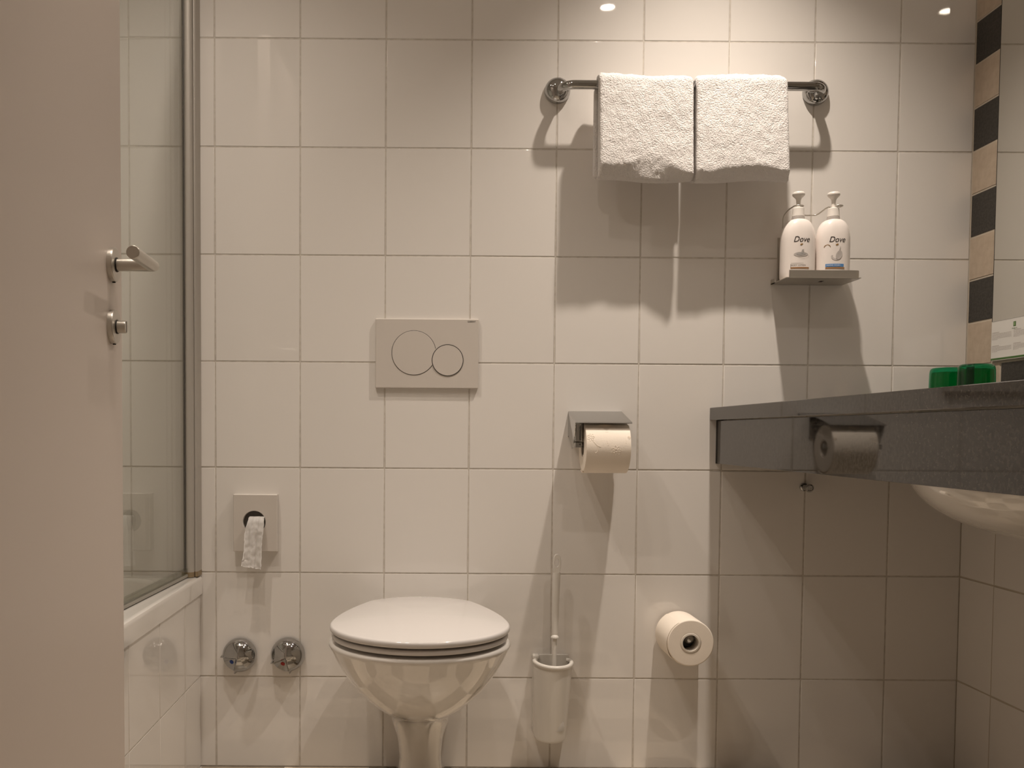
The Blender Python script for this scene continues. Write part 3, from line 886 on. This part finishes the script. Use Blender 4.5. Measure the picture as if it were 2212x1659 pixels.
        for o_ in (0.0052, 0.0064):
            V.append([bm.verts.new(on(dx - 0.0205 + o_ * math.cos(math.radians(5 + 170 * k / n)), 1.2285 + o_ * math.sin(math.radians(5 + 170 * k / n)), 0.0006)) for k in range(n + 1)])
        for k in range(n): bm.faces.new((V[0][k], V[0][k + 1], V[1][k + 1], V[1][k]))
        obj('seal_print', bm, m_gold, bd_, recalc=False)
        blob('picture_print', dx - 0.0015, 1.2075, 0.0110, 0.0085, m_pale_ink, 0.0005, a0=160, a1=380)
        blob('picture_print', dx + 0.0045, 1.2110, 0.0068, 0.0105, m_pale_ink, 0.0008, rot=-0.35)
        patch('picture_print', [(dx + 0.002, 1.2150), (dx + 0.0045, 1.2140), (dx + 0.0085, 1.2290), (dx + 0.0072, 1.2300)], m_pale_ink, 0.0009)
        band('label_band', dx - 0.0235, dx + 0.016, 1.1846, 1.1912, m_blue_band)
        text_part('label_print', 'HAND WASH', 0.0048, lambda u, v: on(dx - 0.0070 + u, 1.1878 + v, 0.0010), m_white_ink, bd_, sx=1.0)
        band('label_band', dx - 0.0235, dx + 0.018, 1.1800, 1.1836, m_brown)
    return t
bottle(BX[0], 'white body lotion pump bottle on the steel shelf', 'lotion')
bottle(BX[1], 'white hand wash pump bottle with a blue band on the steel shelf', 'wash')

# ------------------------------------------------------------------ toilet paper holder and roll
th = thing('paper_holder', 'chrome toilet paper holder with a sloping cover', 'paper holder', (0.893, 0, 0.76))
HX0, HX1 = 0.8345, 0.9610
cov = [(-0.001, 0.8560), (-0.118, 0.8300), (-0.1215, 0.8268), (-0.1190, 0.8262), (-0.116, 0.8282), (-0.001, 0.8537)]
obj('cover', prism(bmesh.new(), cov, 'x', HX0, HX1), m_chrome, th, 30)
side = [(-0.001, 0.8535), (-0.112, 0.8290), (-0.108, 0.812), (-0.088, 0.785), (-0.080, 0.772), (-0.060, 0.768), (-0.030, 0.790), (-0.001, 0.800)]
obj('side_plate', prism(bmesh.new(), side, 'x', HX0, HX0 + 0.0016), m_chrome, th, 30)
obj('back_plate', newbox(HX0, HX1, -0.0018, 0, 0.795, 0.856), m_chrome, th)
ry_, rz_, rR = -0.0770, 0.7725, 0.0555
obj('spindle', tube(bmesh.new(), [(HX0 + 0.001, ry_, rz_ + 0.006), (HX0 + 0.012, ry_, rz_ + 0.006), (HX1 - 0.004, ry_, rz_ + 0.006)], 0.006, 16), m_chrome, th)
obj('arm', newbox(HX0 + 0.0016, HX0 + 0.0185, -0.1000, -0.0700, 0.7850, 0.8275, bev=0.0030, seg=3), m_chrome, th)
obj('end_catch', newbox(HX0 + 0.0016, HX0 + 0.0165, -0.1030, -0.0650, 0.7715, 0.7835, bev=0.0015), m_chrome, th)
RX0, RX1 = 0.8570, 0.9570
rl = thing('toilet_roll', 'started roll of embossed toilet paper in the chrome holder', 'toilet roll', ((RX0 + RX1) / 2, ry_, rz_ - rR))
def roll_mesh(bm, p0, axis, length, R, r, seg=64):
    a = Vector(axis).normalized()
    pr = [(r, 0.0), (R - 0.003, 0.0), (R - 0.0012, 0.0006), (R, 0.0025), (R, length - 0.0025), (R - 0.0012, length - 0.0006), (R - 0.003, length), (r, length)]
    _, u, v = frame(a); rings = []
    for q_, h in pr:
        rings.append([Vector(p0) + a * h + u * (q_ * math.cos(2 * PI * i / seg)) + v * (q_ * math.sin(2 * PI * i / seg)) for i in range(seg)])
    ring_loft(bm, rings + [rings[0]], False, False)
    bmesh.ops.remove_doubles(bm, verts=bm.verts[:], dist=1e-6)
    return bm
obj('paper', roll_mesh(bmesh.new(), (RX0, ry_, rz_), (1, 0, 0), RX1 - RX0, rR, 0.0215), m_paper, rl, 40)
obj('core', roll_mesh(bmesh.new(), (RX0 + 0.001, ry_, rz_), (1, 0, 0), RX1 - RX0 - 0.002, 0.0216, 0.0203), m_core, rl, 40)
# loose outer sheet with a folded point, hanging slightly behind, plus the embossed flowers
def rp(x, deg, off=0.0):   # point on the roll: deg measured from straight up, towards the viewer
    a = math.radians(deg); return Vector((x, ry_ - (rR + off) * math.sin(a), rz_ + (rR + off) * math.cos(a)))
bm = bmesh.new()
cxr = (RX0 + RX1) / 2 - 0.003
NXs = 28; rows = []
for k in range(25):
    dg = 20 + 190 * k / 24
    row_ = []
    for i in range(NXs + 1):
        x = RX0 + 0.0004 + (RX1 - RX0 - 0.0008) * i / NXs
        edge = 27 + 24 * max(0, 1 - abs(x - cxr) / 0.0150)       # notch of the folded point
        off = 0.0011
        if dg > 118: off += 0.0004 * (dg - 118) / 10
        row_.append(rp(x, max(dg, edge), off))
    rows.append(row_)
V = [[bm.verts.new(c) for c in r] for r in rows]
for a, b_ in zip(V[:-1], V[1:]):
    for k in range(NXs): bm.faces.new((a[k], a[k + 1], b_[k + 1], b_[k]))
bmesh.ops.remove_doubles(bm, verts=bm.verts[:], dist=2e-6)
obj('outer_sheet', bm, m_paper, rl, 60)
bm = bmesh.new()
top_ = [rp(cxr - 0.0150, 24, 0.0014), rp(cxr, 19, 0.0040), rp(cxr + 0.0150, 24, 0.0014), rp(cxr + 0.001, 34, 0.0105)]
vs = [bm.verts.new(p) for p in top_]
bm.faces.new((vs[0], vs[1], vs[3])); bm.faces.new((vs[1], vs[2], vs[3]))
lw = [bm.verts.new(p) for p in (rp(cxr - 0.0150, 25, 0.0012), rp(cxr + 0.0150, 25, 0.0012), rp(cxr + 0.003, 52, 0.0016), rp(cxr - 0.003, 52, 0.0016))]
bm.faces.new(lw)
obj('folded_point', bm, m_paper, rl, 20)
bm = bmesh.new()
def emb(pts, r=0.00045): tube(bm, [rp(x, d, 0.0011) for x, d in pts], r, 6)
def flower(cx, cd_, s):
    for k in range(7):
        a = 2 * PI * k / 7; pts = []
        for j in range(11):
            b_ = -0.42 + 0.84 * j / 10; rad = s * (0.45 + 0.6 * math.sin(PI * j / 10))
            pts.append((cx + rad * math.cos(a + b_), cd_ + math.degrees(rad * math.sin(a + b_) / rR)))
        emb(pts)
    emb([(cx + 0.32 * s * math.cos(2 * PI * k / 16), cd_ + math.degrees(0.32 * s * math.sin(2 * PI * k / 16) / rR)) for k in range(17)])
flower(cxr + 0.0195, 96, 0.0105)
flower(RX0 + 0.010, 66, 0.0085)
flower(RX1 - 0.004, 66, 0.0035)
emb([(RX0 + 0.012 + 0.020 * t / 12, 72 + 16 * math.sin(PI / 2 * t / 12)) for t in range(13)])
emb([(RX0 + 0.020 + 0.006 * math.sin(PI * t / 10), 92 - 10 * math.cos(PI * t / 10)) for t in range(11)])
for t in range(13):
    a = math.radians(180 + 180 * t / 12)
    xx, dd = cxr + 0.0205 + 0.0215 * math.cos(a), 74 - 20 * math.sin(a)
    if xx < RX1 - 0.002: emb([(xx - 0.0004, dd), (xx + 0.0004, dd + 0.4)], 0.0005)
o = obj('embossing', bm, m_paper, rl, 60)

# spare roll on a short chrome peg
sp_ = thing('spare_roll_holder', 'chrome wall peg inside the spare toilet roll', 'paper holder', (1.1010, 0, 0.337))
SPX, SPZ = 1.1010, 0.3372
obj('wall_flange', lathe(bmesh.new(), [(0.018, 0), (0.018, 0.004), (0.015, 0.006)], (SPX, 0, SPZ), (0, -1, 0), 32), m_chrome, sp_)
obj('peg', lathe(bmesh.new(), [(0.0060, 0.085), (0.0100, 0.089), (0.0122, 0.095), (0.0122, 0.101), (0.0100, 0.108), (0.0055, 0.112), (0.0, 0.113)], (SPX, 0, SPZ), (0, -1, 0), 32), m_chrome, sp_, 60)
obj('hole_shade', lathe(bmesh.new(), [(0.0165, 0.004), (0.0165, 0.086), (0.0155, 0.088)], (SPX, 0, SPZ - 0.0060), (0, -1, 0), 32), m_black, sp_)  # black cylinder added to darken the hole of the roll
sr = thing('toilet_roll', 'spare roll of toilet paper pushed end-on onto a wall peg', 'toilet roll', (SPX, -0.06, SPZ - 0.053))
obj('paper', roll_mesh(bmesh.new(), (SPX, -0.0085, SPZ - 0.0065), (0, -1, 0), 0.112, 0.0530, 0.0240), m_paper, sr, 40)
obj('core', roll_mesh(bmesh.new(), (SPX, -0.0080, SPZ - 0.0065), (0, -1, 0), 0.1135, 0.0242, 0.0182), m_core, sr, 40)
bm = bmesh.new(); rows = []
for k in range(16):
    a = math.radians(120 + 105 * k / 15)
    rows.append([(SPX + (0.0536 + 0.0012 * (k / 15) ** 2) * math.cos(a), -0.010 - 0.109 * i / 8, SPZ - 0.0065 + (0.0536 + 0.0012 * (k / 15) ** 2) * math.sin(a)) for i in range(9)])
V = [[bm.verts.new(c) for c in r] for r in rows]
for a, b_ in zip(V[:-1], V[1:]):
    for k in range(8): bm.faces.new((a[k], a[k + 1], b_[k + 1], b_[k]))
obj('loose_sheet', bm, m_paper, sr, 60)

# ------------------------------------------------------------------ toilet brush in its wall holder
bh = thing('brush_holder', 'white wall-mounted toilet brush cup with a thick rim', 'brush holder', (0.80, 0, 0.085))
CXB = 0.8015
def cup(z, hw, d, th_, n=28):
    o_, i_ = [], []
    for k in range(n + 1):
        a = PI + PI * k / n
        o_.append((CXB + (hw) * math.cos(a) + shx(z), -0.022 + (d - 0.022) * math.sin(a), z))
    return o_
def shx(z): return -0.006 * (0.262 - z) / 0.18
def cup_ring(z, hw, d):
    n = 30; pts = [(CXB + hw * math.cos(PI + PI * k / n) + shx(z), -0.024 + (d - 0.024) * math.sin(PI + PI * k / n), z) for k in range(n + 1)]
    return pts + [(CXB + hw + shx(z), -0.003, z), (CXB - hw + shx(z), -0.003, z)]
bm = bmesh.new()
ring_loft(bm, [cup_ring(0.092, 0.034, 0.076), cup_ring(0.086, 0.0375, 0.081), cup_ring(0.088, 0.0395, 0.084)][1:] and
          [cup_ring(0.084, 0.0330, 0.076), cup_ring(0.0855, 0.0365, 0.0805), cup_ring(0.091, 0.0388, 0.0835), cup_ring(0.20, 0.0430, 0.0925), cup_ring(0.2640, 0.0452, 0.0965),
           cup_ring(0.2640, 0.0418, 0.0930), cup_ring(0.20, 0.0400, 0.0890), cup_ring(0.100, 0.0360, 0.0805)], True, True)
cp = obj('cup', bm, m_brushwhite, bh, 40)
n = 30
rimp = [(CXB + 0.0395 * math.cos(math.radians(162)), -0.014, 0.2650)] + [(CXB + 0.0435 * math.cos(PI + PI * k / n), -0.024 + 0.0708 * math.sin(PI + PI * k / n), 0.2650) for k in range(n + 1)] + [(CXB + 0.0400, -0.016, 0.2650), (CXB + 0.034, -0.014, 0.2650)]
obj('rim', tube(bmesh.new(), rimp, 0.0052, 14), m_brushwhite, bh, 60)
obj('back_plate', newbox(CXB - 0.0460, CXB + 0.040, -0.0045, 0, 0.10, 0.2760, bev=0.002), m_brushwhite, bh)
obj('mount_hook', newbox(CXB - 0.0470, CXB - 0.0300, -0.020, 0, 0.2660, 0.2790, bev=0.0045, seg=3), m_brushwhite, bh)

br = thing('toilet_brush', 'white plastic toilet brush with a looped handle standing in its cup', 'toilet brush', (0.80, -0.055, 0.10))
P0, P1 = Vector((0.7985, -0.056, 0.13)), Vector((0.8055, -0.050, 0.5240))
def bp(z):
    t = (z - P0.z) / (P1.z - P0.z); return P0 + (P1 - P0) * t
bm = bmesh.new(); tube(bm, [bp(0.13), bp(0.332)], 0.0052, 16)
obj('stem', bm, m_brushwhite, br)
obj('collar', lathe(bmesh.new(), [(0.0055, -0.0045), (0.0092, -0.0038), (0.0096, -0.001), (0.0075, 0.0015), (0.0055, 0.0045)], bp(0.3300), (0, 0, 1), 28), m_brushwhite, br, 60)
# flat handle with a hole near the top
bm = bmesh.new()
HWt = [(0.330, 0.0068), (0.36, 0.0072), (0.44, 0.0085), (0.480, 0.0092), (0.500, 0.0094), (0.512, 0.0086), (0.519, 0.0062), (0.5228, 0.0030)]
zlist = [0.330, 0.345, 0.36, 0.40, 0.44, 0.470, 0.480]
def hw_(z): return interp(HWt, z)
rings = []
for z in zlist:
    c = bp(z); h = hw_(z); d_ = 0.0058
    rings.append([(c.x + h * math.cos(2 * PI * k / 20), c.y + d_ * math.sin(2 * PI * k / 20), z) for k in range(20)])
ring_loft(bm, rings)
obj('grip', bm, m_brushwhite, br, 60)
# rounded paddle end with an oval hole
zc = 0.5030; NP = 48
def paddle(kind, dy):
    out = []
    for k in range(NP):
        a = 2 * PI * k / NP; c, sn = math.cos(a), math.sin(a)
        if kind == 'hole': x, z = 0.0050 * c, zc + 0.0098 * sn
        elif kind == 'lip': x, z = 0.0058 * c, zc + 0.0107 * sn
        else:
            e = 0.0 if kind == 'outer' else 0.0011
            x = (0.0094 - e) * math.copysign(abs(c) ** 0.85, c)
            z = zc + ((0.0200 - e) * sn if sn > 0 else (0.0300 - e) * sn)
        p = bp(z); out.append((p.x + x, p.y + dy, z))
    return out
bm = bmesh.new()
rg = [paddle('hole', -0.0028), paddle('lip', -0.0042), paddle('rim', -0.0042), paddle('outer', -0.0022), paddle('outer', 0.0022), paddle('rim', 0.0042), paddle('lip', 0.0042), paddle('hole', 0.0028)]
ring_loft(bm, rg + [rg[0]], False, False)
bmesh.ops.remove_doubles(bm, verts=bm.verts[:], dist=1e-6)
obj('hanging_loop', bm, m_brushwhite, br, 60)
obj('brush_head', lathe(bmesh.new(), [(0.004, 0.100), (0.020, 0.103), (0.029, 0.115), (0.030, 0.150), (0.024, 0.168), (0.006, 0.175)], (P0.x, P0.y, 0), (0, 0, 1), 32), m_bristle, br, 60)

# ------------------------------------------------------------------ granite vanity counter, basin
vc = thing('vanity_counter', 'dark speckled granite vanity counter with a deep polished apron', 'counter', (1.47, -0.9, 0.735))
CX0, CY0 = 1.1700, -2.05
# worktop with an oval cut-out over the basin
wx0, wx1, wy0, wy1, bcx, bcy = CX0, XR - 0.0005, CY0, -0.0005, 1.50, -0.75
NW = 96; wout, win = [], []
for k in range(NW):
    a = 2 * PI * k / NW; c, sn = math.cos(a), math.sin(a)
    tx = ((wx1 if c > 0 else wx0) - bcx) / c if abs(c) > 1e-6 else 1e9
    ty = ((wy1 if sn > 0 else wy0) - bcy) / sn if abs(sn) > 1e-6 else 1e9
    t = min(tx, ty); wout.append([bcx + c * t, bcy + sn * t]); win.append((bcx + 0.183 * c, bcy + 0.272 * sn))
for cx_ in (wx0, wx1):
    for cy_ in (wy0, wy1):
        kk = min(range(NW), key=lambda i: (wout[i][0] - cx_) ** 2 + (wout[i][1] - cy_) ** 2); wout[kk] = [cx_, cy_]
def inset(p, d): return (min(max(p[0], wx0 + d), wx1 - d), min(max(p[1], wy0 + d), wy1 - d))
rg = [[(x, y, 0.8375) for x, y in win], [(x, y, 0.8375) for x, y in [inset(p, 0.001) for p in wout]], [(x, y, 0.8385) for x, y in wout], [(x, y, 0.8655) for x, y in wout],
      [(x, y, 0.8665) for x, y in [inset(p, 0.001) for p in wout]], [(x, y, 0.8665) for x, y in win]]
bm = bmesh.new(); ring_loft(bm, rg + [rg[0]], False, False); bmesh.ops.remove_doubles(bm, verts=bm.verts[:], dist=1e-6)
obj('worktop', bm, m_granite, vc, 30)
obj('apron', newbox(1.1835, 1.2035, CY0, -0.0225, 0.7350, 0.8355, bev=0.0008), m_granite, vc)
obj('apron_gap_shade', newbox(1.1855, 1.2035, -0.0225, -0.0005, 0.7345, 0.8365), m_dark, vc)  # dark strip standing in for the shade in the gap beside the wall
bs = thing('wash_basin', 'white oval undermount basin bulging below the counter', 'basin', (1.50, -0.75, 0.63))
bm = bmesh.new(); rings = []
for k in range(21):
    a = PI / 2 * k / 20
    rings.append([(1.50 + 0.19 * math.cos(a) * math.cos(t), -0.75 + 0.28 * math.cos(a) * math.sin(t), 0.745 - 0.11 * math.sin(a)) for t in [2 * PI * j / 64 for j in range(64)]])
rings = [[(p[0], p[1], 0.8365) for p in rings[0]]] + rings[:-1] + [[(1.50 + (p[0] - 1.50) * 0.05, -0.75 + (p[1] + 0.75) * 0.05, 0.6352) for p in rings[0]]]
ring_loft(bm, rings, False, True)
obj('basin_bowl', bm, m_ceramic, bs, 60)
obj('drain_pipe', lathe(bmesh.new(), [(0.03, 0.0), (0.03, -0.03), (0.018, -0.035), (0.018, -0.22)], (1.50, -0.75, 0.64), (0, 0, 1), 28), m_chrome, bs)

# small chrome stud under the counter
st = thing('wall_stud', 'small round chrome stud on the tiles under the counter', 'hook', (1.397, 0, 0.68))
kz = 0.6795
obj('stud_base', lathe(bmesh.new(), [(0.0095, 0.0), (0.0095, 0.006), (0.007, 0.008), (0.0055, 0.028)], (1.3960, 0, kz), (0, -1, 0), 28), m_chrome, st)
obj('stud_knob', lathe(bmesh.new(), [(0.0055, 0.027), (0.0092, 0.0305), (0.0101, 0.035), (0.0098, 0.039), (0.0085, 0.0415), (0.0068, 0.0418), (0.006, 0.0405), (0.0, 0.0402)], (1.3960, 0, kz), (0, -1, 0), 28), m_chrome, st, 50)

# ------------------------------------------------------------------ green tumblers on the counter
def tumbler(x, y, label):
    t = thing('tumbler', label, 'glass', (x, y, 0.8665), 'green tumblers on the counter')
    z0, H = 0.8668, 0.0885
    po = [(0.0372, 0.0), (0.0370, 0.02), (0.0362, 0.06), (0.0358, 0.076), (0.0348, 0.0825), (0.0325, 0.0865), (0.0285, 0.0883), (0.02, 0.0885), (0.0, 0.0885)]
    pi = [(0.0, 0.0790), (0.02, 0.0790), (0.0300, 0.0782), (0.0325, 0.0760), (0.0335, 0.06), (0.0345, 0.02), (0.0352, 0.0)]
    bm = bmesh.new(); lathe(bm, [(r, h) for r, h in po][::-1] + [(r, h) for r, h in pi][::-1], (x, y, z0), (0, 0, 1), 64, cap=False)
    obj('tumbler_glass', bm, m_green, t, 40)
tumbler(1.6610, -0.128, 'upturned green glass tumbler closer to the white tiled back wall')
tumbler(1.6620, -0.240, 'upturned green glass tumbler in front of the mirror card')

# ------------------------------------------------------------------ printed card leaning on the mirror
ic = thing('info_card', 'white printed card with a green emblem at the foot of the mirror', 'card', (XR - 0.004, -0.19, 0.9725))
XC = XR - 0.0052
obj('card_sheet', newbox(XC, XC + 0.0010, -0.290, -0.1085, 0.9735, 1.0600), m_card, ic)
def cq(name, ya, yb, za, zb, mt, off=0.0002):
    bm = bmesh.new(); vs = [bm.verts.new((XC - off, yy, zz)) for yy, zz in ((ya, za), (yb, za), (yb, zb), (ya, zb))]; bm.faces.new(vs)
    return obj(name, bm, mt, ic, recalc=False)
cq('green_edge', -0.1085, -0.290, 0.9735, 0.9775, m_green_ink)
cq('card_border', -0.1085, -0.290, 1.0590, 1.0600, m_grey_ink)
cq('emblem', -0.1885, -0.1975, 1.0415, 1.0520, m_green_ink)
cq('emblem_inner', -0.1905, -0.1955, 1.0430, 1.0505, m_lgreen_ink, 0.0004)
text_part('emblem_name', 'Holiday Inn', 0.0040, lambda u, v: (XC - 0.0003, -0.1930 - u, 1.0375 + v), m_green_ink, ic, shear=0.25)
# illegible small print: heading stroke and lines of word-length strokes
bmh = bml = bmesh.new()
def stroke(bm, ya, yb, z, h):
    vs = [bm.verts.new((XC - 0.0002, yy, zz)) for yy, zz in ((ya, z), (yb, z), (yb, z + h), (ya, z + h))]; bm.faces.new(vs)
rs = random.Random(3)
for (y0, y1) in ((-0.112, -0.183), (-0.190, -0.262)):
    for zh, nl in ((1.0335, 6), (1.0040, 5)):
        stroke(bmh, y0, y0 - 0.026, zh, 0.0016)
        for k in range(nl):
            z = zh - 0.0028 - 0.0024 * k; yy = y0
            stop = y1 if k < nl - 1 else y0 - 0.02
            while yy > stop:
                l_ = rs.uniform(0.003, 0.008); stroke(bml, yy, max(yy - l_, stop), z, 0.0009); yy -= l_ + 0.0012
tag(obj('small_print', bmh, m_pale_ink, ic, recalc=False), kind='stuff')

# ------------------------------------------------------------------ recessed ceiling spots
for i, (lx, ly, wt, beam) in enumerate(LAMPS):
    lab = ['recessed ceiling spot above the towel rail', 'recessed ceiling spot above the counter front', 'recessed ceiling spot above the bathtub edge', 'recessed ceiling spot beside the open door', 'recessed ceiling spot above the toilet'][i]
    t = thing('ceiling_spot', lab, 'ceiling light', (lx, ly, CEIL), 'recessed ceiling spots')
    obj('trim_ring', lathe(bmesh.new(), [(0.026, 0.0), (0.026, 0.004), (0.030, 0.0055), (0.040, 0.003), (0.041, 0.0)], (lx, ly, CEIL), (0, 0, -1), 40, cap=False), m_steel, t)
    obj('lens', lathe(bmesh.new(), [(0.026, 0.0), (0.026, 0.0012)], (lx, ly, CEIL), (0, 0, -1), 32), m_glow, t)
    ld = bpy.data.lights.new('spot_light', 'SPOT'); ld.energy = wt; ld.color = LAMP_COL
    ld.shadow_soft_size = 0.022; ld.spot_size = math.radians(beam); ld.spot_blend = 1.0
    lo = bpy.data.objects.new('spot_light', ld); link(lo, t, (lx, ly, CEIL - 0.0035))
